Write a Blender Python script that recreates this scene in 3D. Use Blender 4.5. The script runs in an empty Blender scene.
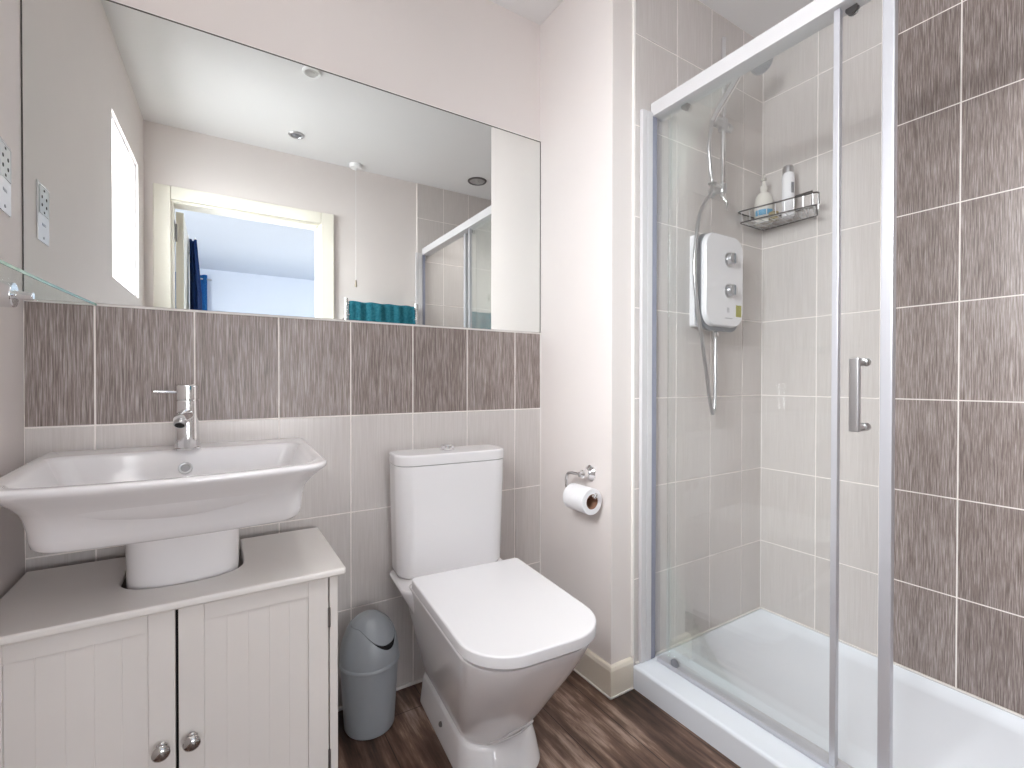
import bpy, bmesh, math, random
from mathutils import Vector, Matrix
random.seed(7)
PI = math.pi
S = bpy.context.scene
C = S.collection

# ------------------------------------------------------------------ camera, world, light, exposure
cam_d = bpy.data.cameras.new('camera')
cam_d.sensor_width = 36.0
cam_d.lens = 473.628 / 1024 * 36.0
cam_d.clip_start = 0.01
cam = bpy.data.objects.new('camera', cam_d)
C.objects.link(cam)
cam.location = (0, 0, 1.02)
cam.rotation_euler = (math.radians(90 - 0.4736), math.radians(-0.0536), math.radians(-32.0816))
S.camera = cam

world = bpy.data.worlds.new('world')
S.world = world
world.use_nodes = True
wb = world.node_tree.nodes['Background']
wb.inputs[0].default_value = (0.86, 0.93, 1.0, 1)
wb.inputs[1].default_value = 3.0

S.view_settings.view_transform = 'Standard'
S.view_settings.look = 'None'
S.view_settings.gamma = 1.0
S.view_settings.use_curve_mapping = False
S.view_settings.exposure = -0.20
S.cycles.max_bounces = 16
S.cycles.diffuse_bounces = 10
S.cycles.glossy_bounces = 8
S.cycles.transmission_bounces = 12
S.cycles.transparent_max_bounces = 32


def area(name, loc, target, sx, sy, power, col=(1, 1, 1)):
    d = bpy.data.lights.new(name, 'AREA')
    d.shape = 'RECTANGLE'
    d.size = sx
    d.size_y = sy
    d.energy = power
    d.color = col
    o = bpy.data.objects.new(name, d)
    C.objects.link(o)
    o.location = loc
    o.rotation_euler = (Vector(target) - Vector(loc)).to_track_quat('-Z', 'Y').to_euler()
    return o


# daylight outside the bathroom window and outside the bedroom side window
area('daylight_bathroom_window', (-0.62, 0.29, 1.80), (0.6, 0.31, 1.62), 0.72, 0.78, 34, (0.97, 0.98, 1.0))
area('daylight_bathroom_sky', (-1.25, 0.27, 2.45), (0.75, 0.36, 1.05), 2.0, 1.5, 430, (0.98, 0.985, 1.0))
area('daylight_bedroom_window', (2.55, -2.0, 1.55), (0.2, -1.9, 1.3), 2.0, 1.5, 15, (0.93, 0.96, 1.0))
o = area('daylight_bedroom_far_window', (0.75, -4.3, 1.0), (0.45, 0.0, 1.0), 1.5, 1.2, 24, (1.0, 0.985, 0.98))  # unseen panel added as fill light through the doorway
o.data.spread = math.radians(110)


# ------------------------------------------------------------------ materials
def srgb(r, g, b):
    f = lambda c: ((c / 255 + 0.055) / 1.055) ** 2.4 if c > 10 else c / 255 / 12.92
    return (f(r), f(g), f(b), 1)


class NT:
    def __init__(self, name):
        self.m = bpy.data.materials.new(name)
        self.m.use_nodes = True
        self.t = self.m.node_tree
        self.bsdf = self.t.nodes['Principled BSDF']
        self.out = self.t.nodes['Material Output']

    def n(self, typ, **kw):
        o = self.t.nodes.new(typ)
        for k, v in kw.items():
            if k.startswith('i_'):
                key = k[2:]
                key = int(key) if key.isdigit() else key
                o.inputs[key].default_value = v
            else:
                setattr(o, k, v)
        return o

    def l(self, a, b):
        self.t.links.new(a, b)

    def coords(self, scale=(1, 1, 1), kind='Object'):
        tc = self.n('ShaderNodeTexCoord')
        mp = self.n('ShaderNodeMapping')
        mp.inputs['Scale'].default_value = scale
        self.l(tc.outputs[kind], mp.inputs['Vector'])
        return mp.outputs[0]

    def noise(self, vec, scale, detail=4, rough=0.55):
        n = self.n('ShaderNodeTexNoise')
        n.inputs['Scale'].default_value = scale
        n.inputs['Detail'].default_value = detail
        n.inputs['Roughness'].default_value = rough
        self.l(vec, n.inputs['Vector'])
        return n.outputs['Fac']

    def ramp(self, fac, stops):
        r = self.n('ShaderNodeValToRGB')
        e = r.color_ramp.elements
        while len(e) > 1:
            e.remove(e[-1])
        e[0].position, e[0].color = stops[0]
        for p, c in stops[1:]:
            x = e.new(p)
            x.color = c
        self.l(fac, r.inputs[0])
        return r.outputs[0]

    def bump(self, h, strength, dist=0.01):
        b = self.n('ShaderNodeBump')
        b.inputs['Strength'].default_value = strength
        b.inputs['Distance'].default_value = dist
        self.l(h, b.inputs['Height'])
        self.l(b.outputs[0], self.bsdf.inputs['Normal'])


def pm(name, col, rough=0.5, metal=0.0, var=0.03, vscale=8, bump=0.0, bscale=60, spec=0.5, coat=0.0):
    """plain surface whose colour wanders slightly with a noise"""
    q = NT(name)
    v = q.coords()
    f = q.noise(v, vscale, 3)
    lo = tuple(max(0, c * (1 - var)) for c in col[:3]) + (1,)
    hi = tuple(min(1, c * (1 + var)) for c in col[:3]) + (1,)
    q.l(q.ramp(f, [(0.3, lo), (0.7, hi)]), q.bsdf.inputs['Base Color'])
    q.bsdf.inputs['Roughness'].default_value = rough
    q.bsdf.inputs['Metallic'].default_value = metal
    q.bsdf.inputs['Specular IOR Level'].default_value = spec
    q.bsdf.inputs['Coat Weight'].default_value = coat
    if bump:
        q.bump(q.noise(v, bscale, 3), bump, 0.002)
    return q.m


def mat_tile(name, cols, fine, pos, rough=0.32, bump=0.15):
    q = NT(name)
    v = q.coords((fine, fine, fine * 0.028))
    f = q.noise(v, 1.0, 4, 0.65)
    v2 = q.coords((fine * 0.18, fine * 0.18, fine * 0.008))
    f2 = q.noise(v2, 1.0, 3, 0.6)
    g = q.n('ShaderNodeNewGeometry')
    mx = q.n('ShaderNodeMath', operation='MULTIPLY_ADD')
    q.l(f2, mx.inputs[0])
    mx.inputs[1].default_value = 0.10
    mx.inputs[2].default_value = -0.05
    ad = q.n('ShaderNodeMath', operation='ADD')
    q.l(f, ad.inputs[0])
    q.l(mx.outputs[0], ad.inputs[1])
    ri = q.n('ShaderNodeMath', operation='MULTIPLY_ADD')
    q.l(g.outputs['Random Per Island'], ri.inputs[0])
    ri.inputs[1].default_value = 0.05
    ri.inputs[2].default_value = -0.025
    ad2 = q.n('ShaderNodeMath', operation='ADD')
    q.l(ad.outputs[0], ad2.inputs[0])
    q.l(ri.outputs[0], ad2.inputs[1])
    q.l(q.ramp(ad2.outputs[0], list(zip(pos, cols))), q.bsdf.inputs['Base Color'])
    q.bsdf.inputs['Roughness'].default_value = rough
    q.bump(ad2.outputs[0], bump, 0.001)
    return q.m


def mat_floor():
    q = NT('wood_vinyl')
    br = q.n('ShaderNodeTexBrick')
    br.offset = 0.37
    br.inputs['Scale'].default_value = 1.0
    br.inputs['Mortar Size'].default_value = 0.0012
    br.inputs['Brick Width'].default_value = 1.1
    br.inputs['Row Height'].default_value = 0.15
    br.inputs['Color1'].default_value = (0.25, 0.25, 0.25, 1)
    br.inputs['Color2'].default_value = (0.75, 0.75, 0.75, 1)
    tc = q.n('ShaderNodeTexCoord')
    mp = q.n('ShaderNodeMapping')
    mp.inputs['Rotation'].default_value = (0, 0, PI / 2)
    mp.inputs['Location'].default_value = (0.3, 0.04, 0)
    q.l(tc.outputs['Object'], mp.inputs['Vector'])
    q.l(mp.outputs[0], br.inputs['Vector'])
    v = q.coords((34, 3.0, 1))
    f = q.noise(v, 1.0, 8, 0.72)
    v2 = q.coords((7, 2.4, 1))
    f2 = q.noise(v2, 1.0, 3, 0.6)
    a = q.n('ShaderNodeMath', operation='MULTIPLY_ADD')
    q.l(f2, a.inputs[0])
    a.inputs[1].default_value = 1.0
    a.inputs[2].default_value = -0.50
    b = q.n('ShaderNodeMath', operation='ADD')
    q.l(f, b.inputs[0])
    q.l(a.outputs[0], b.inputs[1])
    c = q.n('ShaderNodeMath', operation='MULTIPLY_ADD')
    q.l(br.outputs['Color'], c.inputs[0])
    c.inputs[1].default_value = 0.16
    c.inputs[2].default_value = -0.08
    d = q.n('ShaderNodeMath', operation='ADD')
    q.l(b.outputs[0], d.inputs[0])
    q.l(c.outputs[0], d.inputs[1])
    col = q.ramp(d.outputs[0], [(0.26, srgb(46, 32, 26)), (0.42, srgb(82, 60, 49)), (0.56, srgb(116, 91, 78)), (0.72, srgb(182, 158, 143))])
    mix = q.n('ShaderNodeMix', data_type='RGBA')
    q.l(br.outputs['Fac'], mix.inputs['Factor'])
    q.l(col, mix.inputs['A'])
    mix.inputs['B'].default_value = srgb(38, 26, 22)
    q.l(mix.outputs['Result'], q.bsdf.inputs['Base Color'])
    q.bsdf.inputs['Roughness'].default_value = 0.42
    q.bump(d.outputs[0], 0.25, 0.002)
    return q.m


def mat_glass(name, tint, base=0.03, sheen=0.35):
    """thin clear pane: straight-through light plus a mirror sheen that grows at grazing angles"""
    q = NT(name)
    t = q.n('ShaderNodeBsdfTransparent')
    t.inputs[0].default_value = tint
    g = q.n('ShaderNodeBsdfGlossy')
    g.inputs['Roughness'].default_value = 0.02
    g.inputs['Color'].default_value = (0.95, 1, 0.98, 1)
    lw = q.n('ShaderNodeFresnel')
    lw.inputs['IOR'].default_value = 1.45
    mu = q.n('ShaderNodeMath', operation='MULTIPLY')
    q.l(lw.outputs[0], mu.inputs[0])
    mu.inputs[1].default_value = sheen
    v = q.coords((3, 3, 3))
    nz = q.noise(v, 2.0, 2)
    mu2 = q.n('ShaderNodeMath', operation='MULTIPLY_ADD')
    q.l(nz, mu2.inputs[0])
    mu2.inputs[1].default_value = base
    q.l(mu.outputs[0], mu2.inputs[2])
    mx = q.n('ShaderNodeMixShader')
    q.l(mu2.outputs[0], mx.inputs[0])
    q.l(t.outputs[0], mx.inputs[1])
    q.l(g.outputs[0], mx.inputs[2])
    q.l(mx.outputs[0], q.out.inputs['Surface'])
    return q.m


def mat_metal(name, col, rough):
    q = NT(name)
    v = q.coords()
    f = q.noise(v, 30, 2)
    q.l(q.ramp(f, [(0.3, tuple(c * 0.96 for c in col[:3]) + (1,)), (0.7, col)]), q.bsdf.inputs['Base Color'])
    q.bsdf.inputs['Metallic'].default_value = 1
    q.bsdf.inputs['Roughness'].default_value = rough
    return q.m


def mat_fabric(name, c1, c2, scale=400, bump=0.6):
    q = NT(name)
    v = q.coords()
    f = q.noise(v, 60, 4, 0.7)
    q.l(q.ramp(f, [(0.3, c1), (0.7, c2)]), q.bsdf.inputs['Base Color'])
    q.bsdf.inputs['Roughness'].default_value = 0.95
    q.bsdf.inputs['Specular IOR Level'].default_value = 0.1
    q.bump(q.noise(v, scale, 2), bump, 0.003)
    return q.m


M = {}
M['wall'] = pm('wall_paint', srgb(226, 219, 216), 0.62, var=0.012, vscale=3, bump=0.03, bscale=220, spec=0.3)
M['ceiling'] = pm('ceiling_paint', srgb(233, 232, 232), 0.8, var=0.01, vscale=2, spec=0.2)
M['bedroom'] = pm('bedroom_paint', srgb(226, 232, 242), 0.8, var=0.01, vscale=2, spec=0.2)
M['gloss'] = pm('cream_gloss_paint', srgb(233, 225, 211), 0.35, var=0.02, vscale=6)
M['frame'] = pm('door_frame_paint', srgb(236, 232, 220), 0.4, var=0.015, vscale=5)
M['grout'] = pm('grout', srgb(244, 238, 234), 0.85, var=0.04, vscale=40)
M['light_tile'] = mat_tile('pale_linen_tile', [srgb(201, 195, 191), srgb(207, 201, 198), srgb(213, 208, 205)], 260, (0.3, 0.5, 0.7), 0.25, 0.05)
M['dark_tile'] = mat_tile('brown_linen_tile', [srgb(98, 85, 80), srgb(141, 128, 123), srgb(190, 180, 177)], 540, (0.32, 0.50, 0.70), 0.36, 0.15)
M['floor'] = mat_floor()
M['carpet'] = mat_fabric('carpet', srgb(112, 104, 96), srgb(128, 120, 110))
M['ceramic'] = pm('white_ceramic', srgb(236, 234, 235), 0.09, var=0.008, vscale=3, coat=0.3)
M['seat'] = pm('white_seat_plastic', srgb(237, 236, 238), 0.2, var=0.008, vscale=3)
M['tray'] = pm('white_tray_acrylic', srgb(234, 239, 246), 0.16, var=0.008, vscale=3)
M['cab'] = pm('white_cabinet_paint', srgb(226, 221, 217), 0.34, var=0.015, vscale=6)
M['cabtop'] = pm('white_cabinet_top', srgb(230, 226, 222), 0.28, var=0.015, vscale=6)
M['chrome'] = mat_metal('chrome', (0.86, 0.86, 0.87, 1), 0.06)
M['satin'] = mat_metal('satin_chrome', (0.62, 0.62, 0.63, 1), 0.28)
M['alu'] = pm('silver_anodised_profile', srgb(200, 200, 206), 0.28, metal=0.45, var=0.01, vscale=4)
M['alu_white'] = pm('white_rail_profile', srgb(208, 206, 208), 0.3, var=0.01, vscale=4)
M['seal'] = pm('grey_blue_seal', srgb(140, 142, 158), 0.35, var=0.03)
M['dark'] = pm('dark_gap', srgb(26, 24, 24), 0.8, var=0.05)  # near-black colour painting the shade in gaps and holes
M['steel_dark'] = mat_metal('dark_steel', (0.20, 0.19, 0.19, 1), 0.3)
M['knob'] = mat_metal('polished_knob', (0.55, 0.54, 0.53, 1), 0.12)
M['hinge'] = mat_metal('hinge_metal', (0.32, 0.31, 0.31, 1), 0.35)
M['bin'] = pm('grey_bin_plastic', srgb(150, 155, 160), 0.33, var=0.03, vscale=10)
M['paper'] = pm('toilet_paper', srgb(240, 239, 241), 0.95, var=0.015, vscale=60, bump=0.15, bscale=300, spec=0.1)
M['card'] = pm('cardboard_core', srgb(150, 112, 90), 0.9, var=0.06, vscale=30)
M['white_plastic'] = pm('white_plastic', srgb(234, 233, 236), 0.22, var=0.008)
M['grey_plastic'] = pm('grey_plastic', srgb(128, 130, 136), 0.3, var=0.03)
M['sticker'] = pm('olive_sticker', srgb(172, 168, 92), 0.5, var=0.06, vscale=120)
M['mark'] = pm('grey_print', srgb(168, 168, 172), 0.5)
M['glass'] = mat_glass('shower_glass', (0.994, 0.9965, 0.9955, 1), 0.012)
M['shelf_glass'] = mat_glass('shelf_glass', (0.965, 0.99, 0.982, 1), 0.01, 0.08)
M['shelf_edge'] = pm('glass_edge_green', srgb(126, 168, 156), 0.1, var=0.05, vscale=20)
M['window_glass'] = mat_glass('window_glass', (0.97, 0.98, 0.98, 1), 0.02)
M['mirror_edge'] = pm('mirror_edge', srgb(84, 80, 76), 0.4, var=0.08, vscale=40)
M['bead'] = pm('white_sealant', srgb(236, 232, 228), 0.4)
M['teal'] = mat_fabric('teal_towelling', srgb(44, 126, 146), srgb(82, 168, 186))
M['navy'] = mat_fabric('navy_towelling', srgb(20, 40, 84), srgb(36, 62, 112))
M['blue'] = mat_fabric('blue_curtain_cloth', srgb(40, 104, 164), srgb(66, 134, 194), 200, 0.3)
M['clear_plastic'] = pm('cloudy_bottle_plastic', srgb(214, 210, 203), 0.2, var=0.03)
M['blue_label'] = pm('blue_label', srgb(96, 160, 196), 0.4, var=0.05, vscale=50)
M['lamp_white'] = pm('lamp_white', srgb(240, 240, 240), 0.3)

qm = NT('mirror_silvering')
gl = qm.n('ShaderNodeBsdfGlossy')
gl.inputs['Roughness'].default_value = 0.0
vv = qm.coords()
qm.l(qm.ramp(qm.noise(vv, 2, 2), [(0.3, (0.855, 0.875, 0.86, 1)), (0.7, (0.865, 0.885, 0.87, 1))]), gl.inputs['Color'])
qm.l(gl.outputs[0], qm.out.inputs['Surface'])
M['mirror'] = qm.m

# ------------------------------------------------------------------ mesh helpers
MW = {}


def B():
    return bmesh.new()


def box(bm, x0, x1, y0, y1, z0, z1, bev=0.0, seg=2, mi=0):
    r = bmesh.ops.create_cube(bm, size=1)
    vs = r['verts']
    for v in vs:
        v.co = Vector(((x0 + x1) / 2 + v.co.x * (x1 - x0), (y0 + y1) / 2 + v.co.y * (y1 - y0), (z0 + z1) / 2 + v.co.z * (z1 - z0)))
    fs = set(f for v in vs for f in v.link_faces)
    for f in fs:
        f.material_index = mi
    if bev > 0:
        es = list(set(e for v in vs for e in v.link_edges))
        r = bmesh.ops.bevel(bm, geom=es, offset=bev, segments=seg, affect='EDGES', profile=0.5)
        for f in r['faces']:
            f.material_index = mi
    return bm


def loft(bm, rings, cap0=True, cap1=True, mi=0, closed=True):
    vr = [[bm.verts.new(p) for p in ring] for ring in rings]
    n = len(vr[0])
    for a, b in zip(vr, vr[1:]):
        for i in range(n if closed else n - 1):
            j = (i + 1) % n
            try:
                bm.faces.new((a[i], a[j], b[j], b[i])).material_index = mi
            except ValueError:
                pass
    if cap0 and closed:
        bm.faces.new(list(reversed(vr[0]))).material_index = mi
    if cap1 and closed:
        bm.faces.new(vr[-1]).material_index = mi
    return bm


def frame_of(t):
    t = t.normalized()
    a = Vector((0, 0, 1)) if abs(t.z) < 0.9 else Vector((1, 0, 0))
    u = t.cross(a).normalized()
    return u, t.cross(u).normalized()


def tube(bm, pts, r, n=12, cap=True, mi=0):
    pts = [Vector(p) for p in pts]
    rr = r if isinstance(r, (list, tuple)) else [r] * len(pts)
    rings = []
    u = None
    for i, p in enumerate(pts):
        t = (pts[min(i + 1, len(pts) - 1)] - pts[max(i - 1, 0)]).normalized()
        if u is None:
            u, w = frame_of(t)
        else:
            u = (u - t * u.dot(t)).normalized()
            w = t.cross(u)
        rings.append([p + u * (rr[i] * math.cos(2 * PI * k / n)) + w * (rr[i] * math.sin(2 * PI * k / n)) for k in range(n)])
    return loft(bm, rings, cap, cap, mi)


def smooth_path(pts, k=8):
    pts = [Vector(p) for p in pts]
    out = []
    for i in range(len(pts) - 1):
        p0, p1, p2, p3 = pts[max(i - 1, 0)], pts[i], pts[i + 1], pts[min(i + 2, len(pts) - 1)]
        for s in range(k):
            t = s / k
            out.append(0.5 * ((2 * p1) + (p2 - p0) * t + (2 * p0 - 5 * p1 + 4 * p2 - p3) * t * t + (3 * p1 - p0 - 3 * p2 + p3) * t ** 3))
    out.append(pts[-1])
    return out


def lathe(bm, prof, origin, axis=(0, 0, 1), n=40, mi=0, cap0=True, cap1=True):
    """prof: (radius, distance along axis)"""
    a = Vector(axis).normalized()
    u, w = frame_of(a)
    o = Vector(origin)
    rings = [[o + a * h + u * (max(r, 1e-5) * math.cos(2 * PI * k / n)) + w * (max(r, 1e-5) * math.sin(2 * PI * k / n)) for k in range(n)] for r, h in prof]
    return loft(bm, rings, cap0, cap1, mi)


def rrect(x0, x1, y0, y1, rf, rb, bow=0.0, na=8, ne=10, taper=0.0):
    """rounded plan outline, front = y0 (radius rf), back = y1 (radius rb); bow bulges the front edge; taper pulls the front corners in"""
    pts = []

    def arc(cx, cy, r, a0, a1):
        for k in range(na + 1):
            a = a0 + (a1 - a0) * k / na
            pts.append([cx + r * math.cos(a), cy + r * math.sin(a)])

    def line(a, b):
        for k in range(1, ne):
            t = k / ne
            pts.append([a[0] + (b[0] - a[0]) * t, a[1] + (b[1] - a[1]) * t])
    arc(x0 + rf, y0 + rf, rf, PI, 1.5 * PI)
    line((x0 + rf, y0), (x1 - rf, y0))
    arc(x1 - rf, y0 + rf, rf, 1.5 * PI, 2 * PI)
    line((x1, y0 + rf), (x1, y1 - rb))
    arc(x1 - rb, y1 - rb, rb, 0, 0.5 * PI)
    line((x1 - rb, y1), (x0 + rb, y1))
    arc(x0 + rb, y1 - rb, rb, 0.5 * PI, PI)
    line((x0, y1 - rb), (x0, y0 + rf))
    cx, hx = (x0 + x1) / 2, (x1 - x0) / 2
    for p in pts:
        f = (y1 - p[1]) / (y1 - y0)
        s = (p[0] - cx) / hx
        p[0] = cx + (p[0] - cx) * (1 - taper * f / hx)
        p[1] -= bow * max(0, 1 - s * s) * f ** 2
    return pts


def at_z(pts, z):
    return [(p[0], p[1], z) for p in pts]


def rrect_xz(x0, x1, z0, z1, r, y, na=8):
    """rounded rectangle standing in the XZ plane at depth y"""
    out = []
    for cx, cz, a0 in ((x1 - r, z1 - r, 0), (x0 + r, z1 - r, PI / 2), (x0 + r, z0 + r, PI), (x1 - r, z0 + r, 1.5 * PI)):
        for k in range(na + 1):
            a = a0 + PI / 2 * k / na
            out.append((cx + r * math.cos(a), y, cz + r * math.sin(a)))
    return out


def obj(name, bm, mats, parent=None, sharp=35, smooth=True, fix=True):
    me = bpy.data.meshes.new(name)
    if fix:
        bmesh.ops.recalc_face_normals(bm, faces=bm.faces)
    mw = Matrix.Identity(4)
    if parent is not None:
        mw = MW.get(parent, Matrix.Identity(4))
        if mw != Matrix.Identity(4):
            bm.transform(mw.inverted())
    bm.to_mesh(me)
    bm.free()
    if not isinstance(mats, (list, tuple)):
        mats = [mats]
    for m in mats:
        me.materials.append(m)
    if smooth:
        me.polygons.foreach_set('use_smooth', [True] * len(me.polygons))
        me.set_sharp_from_angle(angle=math.radians(sharp))
    o = bpy.data.objects.new(name, me)
    C.objects.link(o)
    if smooth:
        w = o.modifiers.new('normals', 'WEIGHTED_NORMAL')
        w.keep_sharp = True
        w.weight = 80
    if parent is not None:
        o.parent = parent
        MW[o] = mw
    return o


def thing(name, label, cat, loc=(0, 0, 0), rotz=0.0, group=None):
    o = bpy.data.objects.new(name, None)
    o.empty_display_size = 0.05
    C.objects.link(o)
    o.location = loc
    o.rotation_euler = (0, 0, rotz)
    MW[o] = Matrix.Translation(Vector(loc)) @ Matrix.Rotation(rotz, 4, 'Z')
    o['label'] = label
    o['category'] = cat
    if group:
        o['group'] = group
    return o


def struct(name, bm, mats, parent=None, label=None, **kw):
    o = obj(name, bm, mats, parent, **kw)
    if parent is None:
        o['kind'] = 'structure'
        if label:
            o['label'] = label
    return o


# ------------------------------------------------------------------ key planes (metres; camera above the origin)
BACK = 1.516            # tile face of the mirror wall
PIER_X = 1.083          # left face of the boxed-in partition
END = 1.115             # tile face of the shower's end wall
RIGHT = 1.920           # tile face of the shower's long wall
REAR = -0.170           # bathroom face of the wall with the doorway
TT = 0.008              # tile thickness
CEIL = 2.41
G = 0.0020              # half a grout joint

# ------------------------------------------------------------------ room shell
bm = B(); box(bm, -0.75, 2.2, -0.28, 1.75, -0.08, 0.0)
struct('floor', bm, M['floor'])
bm = B(); box(bm, -0.75, 2.2, -0.28, 1.75, CEIL, CEIL + 0.1)
struct('ceiling', bm, M['ceiling'])
bm = B(); box(bm, -0.75, 1.2, BACK + TT, BACK + 0.2, 0, CEIL)
wall_back = struct('wall_back', bm, M['wall'])
bm = B(); box(bm, PIER_X, 2.1, END + TT, BACK + 0.2, 0, CEIL, 0.003)
wall_partition = struct('wall_partition', bm, M['wall'])
bm = B(); box(bm, RIGHT + TT, 2.1, -0.27, END + TT + 0.02, 0, CEIL)
wall_right = struct('wall_right', bm, M['wall'])

# left wall stands a little out of square; it has the window opening
LA = Vector((-0.374, BACK + TT, 0))
ld = Vector((0.054, -(BACK - REAR), 0)).normalized()
ln = Vector((ld.y, -ld.x, 0))
if ln.x > 0:
    ln = -ln
LM = Matrix(((ld.x, ln.x, 0, LA.x), (ld.y, ln.y, 0, LA.y), (0, 0, 1, 0), (0, 0, 0, 1)))
W0, W1, WZ0, WZ1 = 0.935, 1.52, 1.43, 2.10
bm = B()
box(bm, -0.2, W0, 0, 0.12, 0, CEIL)
box(bm, W1, 1.9, 0, 0.12, 0, CEIL)
box(bm, W0, W1, 0, 0.12, 0, WZ0)
box(bm, W0, W1, 0, 0.12, WZ1, CEIL)
bmesh.ops.remove_doubles(bm, verts=bm.verts, dist=1e-5)
bm.transform(LM)
struct('wall_left', bm, M['wall'])
win = thing('window_1', 'white framed bathroom window in the left wall', 'window', LM @ Vector(((W0 + W1) / 2, 0.12, WZ0)))
del win['category']
win['kind'] = 'structure'
bm = B()
fw = 0.008
box(bm, W0, W1, 0.012, 0.07, WZ0, WZ0 + fw, 0.006)
box(bm, W0, W1, 0.012, 0.07, WZ1 - fw, WZ1, 0.006)
box(bm, W0, W0 + fw, 0.012, 0.07, WZ0, WZ1, 0.006)
box(bm, W1 - fw, W1, 0.012, 0.07, WZ0, WZ1, 0.006)
bm.transform(LM)
obj('window_frame', bm, M['white_plastic'], win)
bm = B(); box(bm, W0 + fw - 0.005, W1 - fw + 0.005, 0.024, 0.030, WZ0 + fw - 0.005, WZ1 - fw + 0.005)
bm.transform(LM)
obj('pane', bm, M['window_glass'], win)
bm = B(); box(bm, W0, W1, 0.07, 0.14, WZ0 - 0.001, WZ0 + 0.004, 0.001)
bm.transform(LM)
obj('window_sill', bm, M['frame'], win)

# rear wall with doorway
DX0, DX1, DZ = -0.19, 0.560, 1.995
bm = B()
box(bm, -0.6, DX0 - 0.02, REAR - 0.11, REAR, 0, CEIL)
box(bm, DX1 + 0.02, 2.1, REAR - 0.11, REAR, 0, CEIL)
box(bm, DX0 - 0.02, DX1 + 0.02, REAR - 0.11, REAR, DZ + 0.02, CEIL)
wall_rear = struct('wall_rear', bm, M['wall'])
dr = thing('door_1', 'white bathroom door standing open into the bedroom, seen in the mirror', 'door', (DX0 + 0.02, REAR - 0.11, 0))
del dr['category']
dr['kind'] = 'structure'
bm = B()
for y0, y1 in ((REAR, REAR + 0.018), (REAR - 0.128, REAR - 0.11)):
    box(bm, DX0 - 0.09, DX0 - 0.012, y0, y1, 0, DZ + 0.085, 0.005)
    box(bm, DX1 + 0.012, DX1 + 0.09, y0, y1, 0, DZ + 0.085, 0.005)
    box(bm, DX0 - 0.012, DX1 + 0.012, y0, y1, DZ + 0.012, DZ + 0.085, 0.005)
obj('architrave', bm, M['frame'], dr)
bm = B()
box(bm, DX0 - 0.02, DX0, REAR - 0.11, REAR, 0, DZ + 0.02, 0.002)
box(bm, DX1, DX1 + 0.02, REAR - 0.11, REAR, 0, DZ + 0.02, 0.002)
box(bm, DX0, DX1, REAR - 0.11, REAR, DZ, DZ + 0.02, 0.002)
box(bm, DX1 - 0.012, DX1, REAR - 0.075, REAR - 0.03, 0, DZ, 0.002)
obj('door_lining', bm, M['frame'], dr)
bm = B()
box(bm, -0.188, -0.150, REAR - 0.87, REAR - 0.13, 0.006, 1.985, 0.003)
leaf = obj('door_leaf', bm, M['frame'], dr)
bm = B()
lathe(bm, [(0.026, 0), (0.026, 0.008), (0.010, 0.010), (0.010, 0.05)], (-0.150, REAR - 0.81, 1.0), (1, 0, 0), 20)
tube(bm, [(-0.105, REAR - 0.815, 1.0), (-0.105, REAR - 0.70, 1.0)], 0.010)
obj('door_handle', bm, M['satin'], leaf)
for z in (0.25, 1.81):
    bm = B()
    box(bm, DX0 - 0.001, DX0 + 0.0025, REAR - 0.075, REAR - 0.035, z, z + 0.1)
    tube(bm, [(DX0 + 0.004, REAR - 0.115, z), (DX0 + 0.004, REAR - 0.115, z + 0.1)], 0.006)
    obj('hinge', bm, M['hinge'], dr)

# ------------------------------------------------------------------ tiling
def tile_sheet(bm, conv, us, zs, dark):
    """one bevelled tile per cell (slots 0 pale, 1 dark) over a grout bed (slot 2)"""
    for a, b in zip(us, us[1:]):
        for c, d in zip(zs, zs[1:]):
            mi = 1 if dark((a + b) / 2, (c + d) / 2) else 0
            g = []
            for w, ins in ((0.0005, 0), (TT - 0.0007, 0), (TT, 0.0007)):
                g.append([conv(u, w, z) for u, z in ((a + G + ins, c + G + ins), (b - G - ins, c + G + ins), (b - G - ins, d - G - ins), (a + G + ins, d - G - ins))])
            loft(bm, g, True, True, mi)
    a, b, c, d = us[0], us[-1], zs[0], zs[-1]
    g = [[conv(u, w, z) for u, z in ((a, c), (b, c), (b, d), (a, d))] for w in (0.0, TT - 0.0016)]
    loft(bm, g, True, True, 2)


TM = [M['light_tile'], M['dark_tile'], M['grout']]
us = [-0.373] + [-0.2479 + 0.202 * i for i in range(7)] + [PIER_X]
zs = [0.003, 0.305, 0.607, 0.9089, 1.202]
bm = B()
tile_sheet(bm, lambda u, w, z: (u, BACK + TT - w, z), us, zs, lambda u, z: z > 0.95)
obj('tiling', bm, TM, wall_back, smooth=False)
rows = [0.054 + 0.3017 * k for k in range(8)] + [CEIL]
bm = B()
tile_sheet(bm, lambda u, w, z: (u, END + TT - w, z), [1.1786, 1.3866, 1.5826, 1.7846, RIGHT + TT], rows, lambda u, z: False)
obj('tiling', bm, TM, wall_partition, smooth=False)
ys = sorted([REAR, END] + [0.5004 + 0.202 * i for i in range(-3, 4) if REAR + 0.02 < 0.5004 + 0.202 * i < END - 0.004])
ys[-2:] = [ys[-2], END] if END - ys[-2] > 0.05 else [END]
bm = B()
tile_sheet(bm, lambda u, w, z: (RIGHT + TT - w, u, z), ys, rows, lambda u, z: u < 0.702)
obj('tiling', bm, TM, wall_right, smooth=False)
bm = B()
tile_sheet(bm, lambda u, w, z: (u, REAR + w, z), [1.212, 1.414, 1.616, 1.818, RIGHT + TT], rows, lambda u, z: False)
obj('tiling', bm, TM, wall_rear, smooth=False)
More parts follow.
